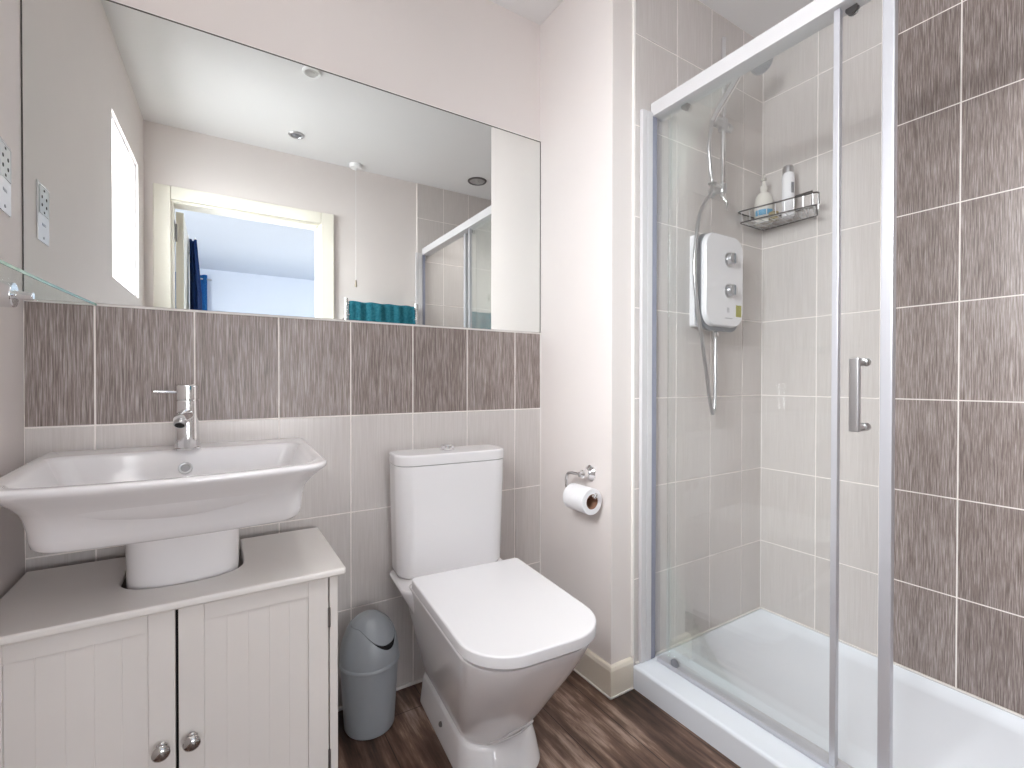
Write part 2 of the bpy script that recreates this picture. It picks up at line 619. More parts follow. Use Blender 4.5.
# sealant beads
bm = B()
box(bm, -0.36, PIER_X, BACK - 0.008, BACK, 0, 0.011, 0.003)
box(bm, PIER_X - 0.004, PIER_X, BACK - 0.004, BACK, 0.0, 1.2, 0.0015)
box(bm, -0.372, PIER_X, BACK - 0.003, BACK + 0.002, 1.2, 1.2045, 0.001)
struct('trim_1', bm, M['bead'])
bm = B()
box(bm, 1.172, 1.1795, END - 0.001, END + TT + 0.001, 0.1, CEIL, 0.002)
struct('trim_2', bm, M['bead'])
bm = B()
tz = 0.0742
box(bm, 1.185, RIGHT, END - 0.007, END, tz, tz + 0.006, 0.002)
box(bm, RIGHT - 0.007, RIGHT, REAR + TT, END, tz, tz + 0.006, 0.002)
box(bm, RIGHT - 0.003, RIGHT, END - 0.003, END, tz, CEIL, 0.001)
struct('trim_5', bm, M['bead'])
# skirting boards
def skirt_profile(bm, p0, p1, out, h=0.098, t=0.016):
    p0, p1, out = Vector(p0), Vector(p1), Vector(out)
    prof = [(0, 0), (t, 0), (t, h - 0.012), (t - 0.004, h - 0.003), (t - 0.009, h), (0, h)]
    loft(bm, [[p + out * a + Vector((0, 0, z)) for a, z in prof] for p in (p0, p1)])


bm = B()
t = 0.016
prof = [(0, 0), (t, 0), (t, 0.086), (t - 0.004, 0.095), (t - 0.009, 0.098), (0, 0.098)]
loft(bm, [[Vector((PIER_X - a, y if y else END + TT - a, z)) for a, z in prof] for y in (BACK, None)] +
     [[Vector((1.169, END + TT - a, z)) for a, z in prof]])
struct('baseboard_partition', bm, M['gloss'], sharp=20)
bm = B()
skirt_profile(bm, (DX1 + 0.09, REAR, 0), (1.165, REAR, 0), (0, 1, 0))
struct('baseboard_rear', bm, M['gloss'], sharp=20)
bm = B()
box(bm, PIER_X - 0.020, 1.168, END + TT - 0.020, END + TT - 0.012, 0, 0.006, 0.002)
box(bm, PIER_X - 0.020, PIER_X - 0.012, END + TT - 0.02, BACK - 0.01, 0, 0.006, 0.002)
struct('trim_3', bm, M['bead'])

# bedroom beyond the doorway (seen in the mirror and its daylight comes through the door)
by0, by1, bx0, bx1 = -4.05, REAR - 0.11, -1.6, 2.4
bm = B(); box(bm, bx0 - 0.1, bx1 + 0.1, by0 - 0.1, by1, -0.08, -0.001)
struct('floor_bedroom', bm, M['carpet'])
bm = B(); box(bm, bx0 - 0.1, bx1 + 0.1, by0 - 0.1, by1, CEIL, CEIL + 0.1)
struct('ceiling_bedroom', bm, M['bedroom'])
bm = B(); box(bm, bx0 - 0.1, bx0, by0 - 0.1, by1, 0, CEIL)
struct('wall_bedroom_left', bm, M['bedroom'])
bm = B()
box(bm, bx1, bx1 + 0.1, by0, -3.0, 0, CEIL); box(bm, bx1, bx1 + 0.1, -1.0, by1, 0, CEIL)
box(bm, bx1, bx1 + 0.1, -3.0, -1.0, 0, 0.8); box(bm, bx1, bx1 + 0.1, -3.0, -1.0, 2.25, CEIL)
struct('wall_bedroom_right', bm, M['bedroom'])
bm = B()
box(bm, bx0, -0.05, by0 - 0.1, by0, 0, CEIL); box(bm, 1.55, bx1, by0 - 0.1, by0, 0, CEIL)
box(bm, -0.05, 1.55, by0 - 0.1, by0, 0, 0.35); box(bm, -0.05, 1.55, by0 - 0.1, by0, 1.65, CEIL)
struct('wall_bedroom_far', bm, M['bedroom'])

# ------------------------------------------------------------------ mirror
t = thing('wall_mirror', 'large frameless wall mirror above the brown tile band', 'mirror', (0.355, BACK, 1.206))
bm = B()
box(bm, -0.3705, 1.0795, BACK + 0.0012, BACK + TT, 1.2065, 1.949)
obj('mirror_pane', bm, M['mirror'], t, smooth=False)
bm = B()
box(bm, -0.373, 1.082, BACK + 0.0005, BACK + TT, 1.949, 1.9522)
box(bm, -0.373, -0.3705, BACK + 0.0005, BACK + TT, 1.206, 1.949)
box(bm, 1.0795, 1.082, BACK + 0.0005, BACK + TT, 1.206, 1.949)
obj('mirror_edge', bm, M['mirror_edge'], t, smooth=False)
bm = B()
box(bm, -0.372, 1.083, BACK + 0.003, BACK + TT + 0.001, 1.9524, 1.958, 0.002)
struct('trim_4', bm, M['bead'])

# ------------------------------------------------------------------ vanity cabinet
CZ = 0.59
cab = thing('vanity_cabinet', 'white under-basin cabinet with two panelled doors and round metal knobs', 'cabinet', (-0.06, 1.30, 0))
# worktop with a cut-out from the back for the pedestal
PX, PR = -0.058, 0.1135
outer = [(-0.3545, 1.120), (0.248, 1.120), (0.254, 1.126), (0.254, 1.474)]
notch = [(PX + PR, 1.474)] + [(PX + PR * math.copysign(abs(math.cos(a)) ** 0.8, math.cos(a)), 1.302 - 0.0865 * math.sin(a) ** 0.8) for a in [PI * k / 24 for k in range(25)]] + [(PX - PR, 1.474)]
left_back = [(-0.3605, 1.474), (-0.3605, 1.126)]
plan = outer + notch + left_back


def inset(pl, d):
    n = len(pl)
    out = []
    for i in range(n):
        p0, p1, p2 = Vector(pl[i - 1]), Vector(pl[i]), Vector(pl[(i + 1) % n])
        e1, e2 = (p1 - p0).normalized(), (p2 - p1).normalized()
        n1, n2 = Vector((-e1.y, e1.x)), Vector((-e2.y, e2.x))
        b = (n1 + n2)
        b = b / max(0.4, b.dot(n1) if b.length > 1e-6 else 1)
        out.append((p1.x + b.x * d, p1.y + b.y * d))
    return out


bm = B()
ringz = []
for dz, d in ((0.0, 0.004), (0.002, 0.001), (0.005, 0.0), (0.012, 0.0), (0.0155, 0.0012), (0.017, 0.004)):
    ringz.append(at_z(inset(plan, d), CZ - 0.017 + dz))
loft(bm, ringz)
obj('worktop', bm, M['cabtop'], cab, sharp=50)
bm = B()
box(bm, 0.221, 0.239, 1.140, 1.462, 0, CZ - 0.017, 0.0015)
box(bm, -0.3595, -0.346, 1.160, 1.462, 0, CZ - 0.017, 0.0015)
box(bm, -0.346, 0.221, 1.162, 1.205, 0.055, 0.071, 0.001)
box(bm, -0.346, 0.221, 1.170, 1.184, 0.0, 0.055, 0.001)
obj('carcass', bm, M['cab'], cab)
bm = B()
box(bm, -0.346, 0.221, 1.1605, 1.163, 0.072, CZ - 0.018)
obj('shadow_gap_liner', bm, M['dark'], cab)  # dark sheet standing in for the shade between the doors


def cab_door(x0, x1, knob_x, hinge_x):
    z0, z1, y0, y1 = 0.058, CZ - 0.0195, 1.1405, 1.1585
    st, rl = 0.043, 0.038
    b = B()
    box(b, x0, x0 + st, y0, y1, z0, z1, 0.0015)
    box(b, x1 - st, x1, y0, y1, z0, z1, 0.0015)
    box(b, x0 + st, x1 - st, y0, y1, z1 - rl, z1, 0.0015)
    box(b, x0 + st, x1 - st, y0, y1, z0, z0 + rl, 0.0015)
    d = obj('door', b, M['cab'], cab)
    b = B()
    xa, xb, n = x0 + st, x1 - st, 5
    for k in range(n):
        p0, p1 = xa + (xb - xa) * k / n, xa + (xb - xa) * (k + 1) / n
        box(b, p0 + 0.0002, p1 - 0.0002, y0 + 0.0055, y1 - 0.002, z0 + rl - 0.003, z1 - rl + 0.003, 0.0005, 1)
    box(b, xa, xb, y0 + 0.0062, y1 - 0.003, z0 + rl - 0.003, z1 - rl + 0.003)
    obj('panel', b, M['cab'], d)
    b = B()
    lathe(b, [(0.0095, 0), (0.0085, 0.002), (0.0055, 0.004), (0.0055, 0.012), (0.0115, 0.016), (0.0150, 0.0205), (0.0150, 0.0235), (0.0125, 0.0265), (0.008, 0.0285), (0.002, 0.029)],
          (knob_x, y0, 0.3045), (0, -1, 0), 28)
    obj('knob', b, M['knob'], d)
    for z in (0.475, 0.148):
        b = B()
        tube(b, [(hinge_x, y0 - 0.001, z - 0.022), (hinge_x, y0 - 0.001, z + 0.022)], 0.0032, 10)
        obj('hinge', b, M['hinge'], d)
    return d


cab_door(-0.3525, -0.0685, -0.0905, -0.3545)
cab_door(-0.0635, 0.2185, -0.0415, 0.2200)

# ------------------------------------------------------------------ wash basin on pedestal
bas = thing('wash_basin', 'wide white ceramic basin with flared rim on a half-round pedestal', 'basin', (PX, 1.35, 0.0))
bm = B()
cx = PX
yb = BACK - 0.004


def bring(xh, yf, z, rf=0.055, bow=0.035, tp=0.018, ybk=yb, rb=0.012):
    return at_z(rrect(cx - xh, cx + xh, yf, ybk, rf, rb, bow, 8, 12, tp), z)


rings = [
    bring(0.175, 1.165, 0.7150, 0.06, 0.014), bring(0.216, 1.126, 0.7158, 0.045, 0.013), bring(0.228, 1.115, 0.7190, 0.043, 0.014), bring(0.2345, 1.109, 0.7255, 0.046, 0.018),
    bring(0.2365, 1.105, 0.740, 0.043, 0.019), bring(0.2375, 1.100, 0.758, 0.045, 0.023), bring(0.2395, 1.092, 0.777, 0.045, 0.027), bring(0.243, 1.079, 0.795, 0.046, 0.031),
    bring(0.253, 1.060, 0.812, 0.048, 0.035), bring(0.266, 1.040, 0.828, 0.05, 0.036), bring(0.273, 1.031, 0.8345, 0.05, 0.036), bring(0.2765, 1.0265, 0.8395, 0.05, 0.036), bring(0.2775, 1.0255, 0.8445, 0.05, 0.036),
    bring(0.2755, 1.0275, 0.8485, 0.05, 0.036), bring(0.271, 1.032, 0.850, 0.048, 0.036),
]
inner = [
    (0.257, 1.046, 0.8495, 1.418), (0.250, 1.053, 0.8470, 1.412), (0.245, 1.058, 0.840, 1.408), (0.236, 1.066, 0.820, 1.402), (0.222, 1.082, 0.790, 1.392), (0.200, 1.110, 0.762, 1.375), (0.165, 1.150, 0.748, 1.345), (0.10, 1.20, 0.744, 1.31),
]
for xh, yf, z, ybk in inner:
    rings.append(bring(xh, yf, z, 0.05, 0.034, 0.016, ybk, 0.035))
loft(bm, rings)
obj('bowl', bm, M['ceramic'], bas, sharp=60)
bm = B()
prings = []
for z, s in ((0.012, 1.06), (0.10, 1.03), (0.30, 0.97), (0.50, 0.96), (0.62, 0.975), (0.69, 1.0), (0.725, 1.02)):
    pts = []
    rr = 0.108 * s
    fr = 1.306 - 0.086 * s
    for k in range(25):
        a = PI + PI * k / 24
        ca, sa = math.cos(a), math.sin(a)
        ex = 2 / 2.5
        pts.append((PX + rr * math.copysign(abs(ca) ** ex, ca), 1.306 + (1.306 - fr) * math.copysign(abs(sa) ** ex, sa), z))
    pts += [(PX + rr, 1.40, z), (PX + rr, yb, z), (PX - rr, yb, z), (PX - rr, 1.40, z)]
    prings.append(pts)
loft(bm, prings)
obj('pedestal', bm, M['ceramic'], bas, sharp=50)
bm = B()
oy, oz = 1.3965, 0.805
ov = [(0.0150, -0.001), (0.0150, 0.002), (0.0130, 0.0034), (0.0100, 0.0028), (0.0092, 0.0006)]
lathe(bm, ov, (PX - 0.004, oy, oz), (0, -1, 0.33), 28)
ovr = obj('overflow_ring', bm, M['satin'], bas)
bm = B()
lathe(bm, [(0.0094, 0.0), (0.0094, 0.0012)], (PX - 0.004, oy, oz), (0, -1, 0.33), 20)
obj('overflow_grille', bm, M['hinge'], ovr)
bm = B()
lathe(bm, [(0.030, 0), (0.030, 0.003), (0.024, 0.005), (0.022, 0.011), (0.012, 0.014), (0.001, 0.0145)], (PX, 1.255, 0.7445), (0, 0, 1), 28)
obj('plug', bm, M['chrome'], bas)

# ------------------------------------------------------------------ mixer tap
TX, TY = -0.0585, 1.418
tap = thing('basin_mixer_tap', 'chrome single-lever mixer tap at the back of the basin', 'tap', (TX, TY, 0.8495))
bm = B()
lathe(bm, [(0.0285, 0), (0.0285, 0.004), (0.0255, 0.006), (0.0250, 0.055), (0.0245, 0.118), (0.0235, 0.1195), (0.0235, 0.121)], (TX, TY, 0.849), (0, 0, 1), 40)
obj('tap_body', bm, M['chrome'], tap)
bm = B()
s0, s1 = Vector((TX - 0.001, TY - 0.010, 0.934)), Vector((TX - 0.010, TY - 0.070, 0.928))
tube(bm, [s0, s0 + (s1 - s0) * 0.5, s1, s1 + Vector((-0.001, -0.006, -0.003))], [0.0165, 0.016, 0.0155, 0.0135], 26)
spt = obj('spout', bm, M['chrome'], tap)
od = Vector((-0.12, -0.62, -0.77)).normalized()
oc = s1 + Vector((-0.001, -0.003, -0.009))
bm = B()
lathe(bm, [(0.0125, -0.004), (0.0125, 0.006), (0.0100, 0.0065)], oc, od, 24)
obj('aerator', bm, M['satin'], spt)
bm = B()
lathe(bm, [(0.0098, 0.0), (0.0098, 0.0070)], oc, od, 20)
obj('outlet', bm, M['dark'], spt)
bm = B()
lathe(bm, [(0.0245, 0), (0.0250, 0.0015), (0.0250, 0.032), (0.0235, 0.0355), (0.018, 0.037), (0.001, 0.0375)], (TX, TY, 0.9715), (0, 0, 1), 40)
head = obj('lever_head', bm, M['chrome'], tap)
bm = B()
tube(bm, [(TX - 0.020, TY - 0.004, 0.990), (TX - 0.04, TY - 0.008, 0.991), (TX - 0.066, TY - 0.012, 0.992)], [0.0035, 0.0035, 0.0038], 12)
obj('lever', bm, M['chrome'], head)

# ------------------------------------------------------------------ toilet
TO = (0.645, 1.30, 0)
TR = -math.radians(4.3)
tlt = thing('toilet', 'white close-coupled toilet with its square soft-cornered lid down', 'toilet', TO, TR)
TMX = MW[tlt]


def tl(bm):
    bm.transform(TMX)
    return bm


bm = B()


def ps(z, x0, x1, y0, y1, rf, rb=0.03, bow=0.0):
    return at_z(rrect(x0, x1, y0, y1, rf, rb, bow, 10, 8), z)


loft(bm, [
    ps(0.000, -0.106, 0.128, -0.296, 0.135, 0.09), ps(0.004, -0.107, 0.129, -0.297, 0.135, 0.09), ps(0.020, -0.105, 0.126, -0.293, 0.135, 0.09), ps(0.050, -0.101, 0.122, -0.284, 0.135, 0.088), ps(0.078, -0.097, 0.116, -0.273, 0.135, 0.085),
    ps(0.086, -0.094, 0.113, -0.268, 0.132, 0.084), ps(0.089, -0.090, 0.109, -0.262, 0.128, 0.082), ps(0.094, -0.090, 0.109, -0.263, 0.128, 0.082), ps(0.102, -0.094, 0.113, -0.271, 0.128, 0.084),
    ps(0.14, -0.104, 0.121, -0.300, 0.128, 0.09), ps(0.19, -0.117, 0.131, -0.338, 0.126, 0.095), ps(0.25, -0.132, 0.142, -0.380, 0.122, 0.10), ps(0.31, -0.146, 0.152, -0.424, 0.122, 0.104), ps(0.36, -0.157, 0.159, -0.458, 0.120, 0.107), ps(0.395, -0.163, 0.163, -0.479, 0.118, 0.11),
    ps(0.411, -0.167, 0.165, -0.486, 0.04, 0.11), ps(0.4165, -0.167, 0.165, -0.487, 0.035, 0.11), ps(0.4195, -0.163, 0.161, -0.483, 0.03, 0.108)])
# rear shelf that carries the cistern
loft(bm, [
    ps(0.10, -0.070, 0.085, 0.02, 0.150, 0.03), ps(0.20, -0.095, 0.105, 0.02, 0.168, 0.035), ps(0.28, -0.125, 0.130, 0.01, 0.178, 0.04), ps(0.325, -0.152, 0.150, 0.0, 0.183, 0.045),
    ps(0.355, -0.168, 0.162, -0.01, 0.187, 0.048), ps(0.380, -0.182, 0.173, -0.012, 0.190, 0.05), ps(0.395, -0.189, 0.179, -0.012, 0.190, 0.05), ps(0.403, -0.190, 0.180, -0.012, 0.190, 0.05), ps(0.408, -0.186, 0.176, -0.008, 0.188, 0.048)])
tl(bm)
obj('pan', bm, M['ceramic'], tlt, sharp=55)
# raised ceramic outline low on the bowl
bm = B()
def pan_pt(z, u):
    """a point on the front of the pan, u from -1 (left) to 1 (right)"""
    zz = [0.092, 0.12, 0.17, 0.23]
    fy = [-0.2605, -0.284, -0.322, -0.366]
    i = max(k for k in range(3) if z >= zz[k] or k == 0)
    f = (z - zz[i]) / (zz[i + 1] - zz[i])
    x = 0.0095 + 0.1 * u
    hw = 0.0995 + (z - 0.094) * 0.27
    r = 0.082 + (z - 0.094) * 0.14
    e = min(r, max(0.0, abs(x - 0.0095) - (hw - r)))
    return Vector((x, fy[i] + (fy[i + 1] - fy[i]) * f + r - math.sqrt(r * r - e * e) - 0.0022, z))


lp = [pan_pt(z, u) for z, u in ((0.097, -0.50), (0.100, 0.05), (0.108, 0.40), (0.122, 0.60), (0.136, 0.62), (0.142, 0.45), (0.137, 0.15), (0.122, -0.15), (0.106, -0.42), (0.097, -0.50))]
tube(bm, smooth_path(lp, 5), 0.0034, 8)
tl(bm)
obj('moulded_outline', bm, M['ceramic'], tlt)
bm = B()
lathe(bm, [(0.0075, 0), (0.0070, 0.004), (0.0045, 0.0065), (0.0005, 0.007)], (-0.1020, -0.075, 0.048), (-1, 0, 0.12), 16)
tl(bm)
obj('fixing_screw', bm, M['steel_dark'], tlt)
bm = B()
loft(bm, [ps(0.4197, -0.157, 0.155, -0.476, -0.03, 0.105), ps(0.4283, -0.157, 0.155, -0.476, -0.03, 0.105)])
tl(bm)
obj('seat', bm, M['seat'], tlt)
bm = B()
loft(bm, [ps(0.4285, -0.171, 0.1685, -0.498, -0.022, 0.113, 0.012), ps(0.4300, -0.1735, 0.171, -0.5005, -0.020, 0.115, 0.012), ps(0.4515, -0.174, 0.1715, -0.501, -0.020, 0.115, 0.012), ps(0.4540, -0.1732, 0.1707, -0.5002, -0.0205, 0.1145, 0.012), ps(0.4555, -0.1715, 0.169, -0.4985, -0.0220, 0.113, 0.011),
          ps(0.4560, -0.169, 0.1665, -0.496, -0.0245, 0.111, 0.01), ps(0.4560, -0.160, 0.158, -0.487, -0.033, 0.105, 0.01)])
tl(bm)
obj('lid', bm, M['seat'], tlt, sharp=60)
for x in (-0.085, 0.09):
    bm = B()
    lathe(bm, [(0.013, 0), (0.013, 0.05)], (x - 0.025, -0.008, 0.4275), (1, 0, 0), 16)
    tl(bm)
    obj('lid_hinge', bm, M['seat'], tlt)
bm = B()


def cs(z, d, rf=0.048):
    return at_z(rrect(-0.190 + d, 0.181 - d, 0.058 + d, 0.186, rf, 0.02, 0.006, 10, 8), z)


loft(bm, [cs(0.4082, 0.020), cs(0.413, 0.013), cs(0.424, 0.009), cs(0.60, 0.005), cs(0.745, 0.0015), cs(0.757, 0.0015)])
tl(bm)
cis = obj('cistern', bm, M['ceramic'], tlt, sharp=55)
bm = B()
loft(bm, [cs(0.7578, 0.004), cs(0.7590, 0.001), cs(0.7605, 0.0), cs(0.785, 0.0), cs(0.7885, 0.001), cs(0.7905, 0.0035), cs(0.7912, 0.008, 0.042), cs(0.7912, 0.020, 0.035)])
tl(bm)
obj('cistern_lid', bm, M['ceramic'], tlt, sharp=60)
bm = B()
lathe(bm, [(0.0235, 0), (0.0235, 0.004), (0.0215, 0.006), (0.0215, 0.016), (0.019, 0.0185), (0.001, 0.019)], (-0.010, 0.128, 0.7910), (0, 0, 1), 32)
tl(bm)
obj('flush_button', bm, M['chrome'], tlt)

# ------------------------------------------------------------------ swing bin
BX, BY = 0.385, 1.408
bn = thing('swing_bin', 'small grey plastic swing-lid bin between the cabinet and the toilet', 'bin', (BX, BY, 0))
bm = B()
lathe(bm, [(0.060, 0.0), (0.068, 0.0015), (0.0715, 0.007), (0.073, 0.03), (0.0825, 0.190), (0.0825, 0.194)], (BX, BY, 0), (0, 0, 1), 56)
obj('body', bm, M['bin'], bn)
bm = B()
lathe(bm, [(0.082, 0.190), (0.0862, 0.191), (0.0872, 0.195), (0.0868, 0.200), (0.0845, 0.203), (0.0835, 0.2035)], (BX, BY, 0), (0, 0, 1), 56, 0, False, False)
obj('rim', bm, M['bin'], bn)
az0 = math.radians(-58)


def dome_pt(R, az, el):
    h = 0.203
    # low drum then a dome
    x = R * math.cos(el) ** 0.9
    return (BX + x * math.cos(az), BY + x * math.sin(az), h + 0.132 * (R / 0.0845) * math.sin(el))


def el_b(a):
    a = (a + PI) % (2 * PI) - PI
    return math.radians(18 + 34 * (1 - math.cos(min(abs(a) * 2.1, PI))) / 2)


N = 72
for nm, lo, hi, R in (('hood', lambda a: 0.0, lambda a: el_b(a), 0.0845), ('flap', lambda a: el_b(a) + math.radians(0.9 + 6.5 * math.exp(-(((a + PI) % (2 * PI) - PI) / 0.50) ** 2)), lambda a: PI / 2 - 0.001, 0.0828)):
    bm = B()
    rings = []
    for j in range(15):
        rings.append([dome_pt(R, az0 + 2 * PI * k / N, lo(2 * PI * k / N) + (hi(2 * PI * k / N) - lo(2 * PI * k / N)) * j / 14) for k in range(N)])
    for j in (14 if nm == 'hood' else 0,):
        ring2 = [dome_pt(R - 0.004, az0 + 2 * PI * k / N, (hi if nm == 'hood' else lo)(2 * PI * k / N)) for k in range(N)]
        if nm == 'hood':
            rings.append(ring2)
        else:
            rings.insert(0, ring2)
    loft(bm, rings, False, nm == 'flap')
    obj(nm, bm, M['bin'], bn, sharp=50)
bm = B()
loft(bm, [[dome_pt(0.076, 2 * PI * k / 40, e) for k in range(40)] for e in (0.02, 0.4, 0.8, 1.2, 1.5)], True, True)
obj('bin_inside', bm, M['dark'], bn)  # dark inner dome painting the shade seen through the lid gap

# ------------------------------------------------------------------ toilet-roll holder and roll
hx, hy, hz = PIER_X, 1.222, 0.704
hold = thing('toilet_roll_holder', 'chrome open-arm toilet roll holder on the white partition', 'toilet roll holder', (hx, hy, hz))
bm = B()
lathe(bm, [(0.0275, 0), (0.0275, 0.005), (0.022, 0.011), (0.0155, 0.015), (0.012, 0.020), (0.012, 0.030), (0.0145, 0.032), (0.0145, 0.039), (0.0115, 0.041), (0.009, 0.051), (0.0005, 0.052)], (hx, hy, hz), (-1, 0, 0), 36)
obj('wall_rose', bm, M['chrome'], hold)
RX, RZ = PIER_X - 0.050, 0.626
bm = B()
arm = smooth_path([(RX + 0.008, hy, hz), (RX + 0.002, hy + 0.02, hz), (RX, hy + 0.045, hz - 0.001), (RX, hy + 0.061, hz - 0.008), (RX, hy + 0.068, hz - 0.024), (RX, hy + 0.068, RZ + 0.034), (RX, hy + 0.063, RZ + 0.017), (RX, hy + 0.050, RZ + 0.0165), (RX, hy - 0.060, RZ + 0.0165), (RX, hy - 0.078, RZ + 0.019), (RX, hy - 0.083, RZ + 0.030)], 8)
tube(bm, arm, 0.0055, 14)
obj('arm', bm, M['chrome'], hold)
ra, rb_ = 1.158, 1.258
roll = thing('toilet_roll', 'white toilet roll hanging on the chrome holder', 'toilet roll', (RX, (ra + rb_) / 2, RZ))
bm = B()
lathe(bm, [(0.0245, 0), (0.0415, 0), (0.0428, 0.0012), (0.0428, 0.0988), (0.0415, 0.1), (0.0245, 0.1), (0.0245, 0)], (RX, ra, RZ), (0, 1, 0), 48, 0, False, False)
obj('paper', bm, M['paper'], roll)
bm = B()
lathe(bm, [(0.0243, 0.0006), (0.0226, 0.0006), (0.0226, 0.0994), (0.0243, 0.0994), (0.0243, 0.0006)], (RX, ra, RZ), (0, 1, 0), 36, 0, False, False)
obj('core', bm, M['card'], roll)

# ------------------------------------------------------------------ shower tray
tr = thing('shower_tray', 'long low white shower tray with a raised front lip', 'shower tray', (1.54, 0.47, 0))
bm = B()
tx0, tx1, ty0, ty1 = 1.170, RIGHT - 0.0005, REAR + TT + 0.001, END - 0.001
def trg(i, z, r=0.03, left=None):
    return at_z(rrect(tx0 + (left if left is not None else i), tx1 - i, ty0 + i, ty1 - i, r, r, 0, 6, 6), z)


loft(bm, [trg(0, 0.0, 0.004), trg(0, 0.066, 0.004), trg(0.002, 0.0715, 0.005), trg(0.006, 0.0745, 0.006), trg(0.010, 0.0755, 0.008, 0.012), trg(0.014, 0.0750, 0.02, 0.085), trg(0.020, 0.070, 0.03, 0.095), trg(0.040, 0.058, 0.05, 0.115), trg(0.065, 0.052, 0.06, 0.135), trg(0.20, 0.048, 0.06, 0.26)])
obj('tray_body', bm, M['tray'], tr, sharp=50)
bm = B()
lathe(bm, [(0.045, 0), (0.045, 0.003), (0.035, 0.006), (0.001, 0.007)], (1.545, 0.15, 0.0475), (0, 0, 1), 32)
obj('waste_cover', bm, M['chrome'], tr)

# ------------------------------------------------------------------ shower enclosure
GX = 1.268
enc = thing('shower_enclosure', 'silver framed sliding glass shower enclosure along the tray', 'shower enclosure', (GX, 0.47, 0.075))
ZB, ZT = 0.0765, 1.905
bm = B()
box(bm, GX - 0.022, GX + 0.034, REAR + TT + 0.003, END - 0.004, ZT, ZT + 0.046, 0.003)
obj('top_rail', bm, M['alu_white'], enc)
bm = B()
box(bm, GX - 0.012, GX + 0.030, REAR + TT + 0.03, END - 0.03, ZB - 0.0015, ZB + 0.014, 0.003)
obj('bottom_rail', bm, M['alu'], enc)
for ya, yb2 in ((END - 0.015, END - 0.0005), (REAR + TT + 0.0005, REAR + TT + 0.015)):
    bm = B()
    box(bm, GX - 0.070, GX - 0.046, ya, yb2, ZB, ZT + 0.012, 0.003)
    box(bm, GX - 0.046, GX - 0.022, ya - 0.001 if ya > 0.5 else ya, yb2 if ya > 0.5 else yb2 + 0.001, ZB, ZT + 0.012, 0.003)
    jb = obj('wall_profile', bm, M['alu_white'], enc)
    bm = B()
    box(bm, GX - 0.022, GX - 0.001, ya, yb2, ZB, ZT, 0.001)
    obj('seal_strip', bm, M['seal'], jb)
# fixed pane
bm = B(); box(bm, GX - 0.006, GX, 0.556, END - 0.014, ZB + 0.008, ZT + 0.004, 0.0008, 1)
fp = obj('fixed_panel', bm, M['glass'], enc)
bm = B(); box(bm, GX - 0.010, GX + 0.006, 0.545, 0.559, ZB + 0.006, ZT - 0.001, 0.002)
obj('edge_strip', bm, M['alu'], fp)
# sliding door pushed open behind the fixed pane
SX = GX + 0.020
bm = B(); box(bm, SX - 0.003, SX + 0.003, 0.455, 1.068, ZB + 0.016, ZT + 0.004, 0.0008, 1)
sd = obj('sliding_door', bm, M['glass'], enc)
bm = B(); box(bm, SX - 0.012, SX + 0.008, 0.443, 0.468, ZB + 0.016, ZT - 0.001, 0.004)
obj('edge_strip', bm, M['alu'], sd)
bm = B(); box(bm, SX - 0.004, SX + 0.005, 1.056, 1.070, ZB + 0.016, ZT - 0.001, 0.002)
obj('edge_seal', bm, M['glass'], sd)
bm = B()
box(bm, SX - 0.052, SX - 0.036, 0.493, 0.513, 0.902, 1.072, 0.003)
for z in (0.911, 1.063):
    lathe(bm, [(0.0075, 0), (0.0075, 0.030), (0.010, 0.030), (0.010, 0.034)], (SX - 0.037, 0.503, z), (1, 0, 0), 20)
    lathe(bm, [(0.0095, 0), (0.0095, 0.012), (0.007, 0.014)], (SX + 0.0032, 0.503, z), (1, 0, 0), 20)
obj('handle', bm, M['satin'], sd)
for y in (0.53, 1.00):
    bm = B()
    lathe(bm, [(0.005, 0), (0.0125, 0), (0.0125, 0.004), (0.010, 0.005), (0.010, 0.009), (0.0125, 0.010), (0.0125, 0.014), (0.004, 0.016)], (SX - 0.010, y, ZT - 0.004), (1, 0, 0), 24)
    obj('roller', bm, M['steel_dark'], sd)
bm = B()
lathe(bm, [(0.005, 0), (0.0135, 0), (0.0135, 0.007), (0.010, 0.010), (0.004, 0.011)], (GX - 0.0005, 1.018, ZB + 0.022), (-1, 0, 0), 24)
box(bm, GX - 0.010, GX - 0.0008, 1.006, 1.030, ZB + 0.0125, ZB + 0.022, 0.002)
obj('glass_clip', bm, M['grey_plastic'], fp)

# ------------------------------------------------------------------ electric shower unit
es = thing('electric_shower', 'white electric shower box with grey trim and two dials on the tiled end wall', 'shower unit', (1.55, END, 1.36))
bm = B()
def xz(x0, x1, z0, z1, r, y):
    return rrect_xz(x0, x1, z0, z1, r, y)


loft(bm, [xz(1.458, 1.700, 1.214, 1.545, 0.010, END - 0.0005), xz(1.458, 1.700, 1.214, 1.545, 0.010, END - 0.016), xz(1.461, 1.697, 1.217, 1.542, 0.010, END - 0.019)])
obj('back_plate', bm, M['white_plastic'], es)
bm = B()
loft(bm, [xz(1.462, 1.686, 1.222, 1.545, 0.05, END - 0.019), xz(1.440, 1.672, 1.200, 1.545, 0.05, END - 0.040), xz(1.425, 1.652, 1.195, 1.538, 0.055, END - 0.066), xz(1.425, 1.648, 1.196, 1.535, 0.055, END - 0.071)])
obj('side_trim', bm, M['grey_plastic'], es)
bm = B()
loft(bm, [xz(1.428, 1.649, 1.210, 1.538, 0.055, END - 0.069), xz(1.429, 1.650, 1.212, 1.538, 0.055, END - 0.081), xz(1.433, 1.646, 1.216, 1.534, 0.052, END - 0.087), xz(1.450, 1.630, 1.233, 1.517, 0.045, END - 0.0885)])
cov = obj('front_cover', bm, M['white_plastic'], es)
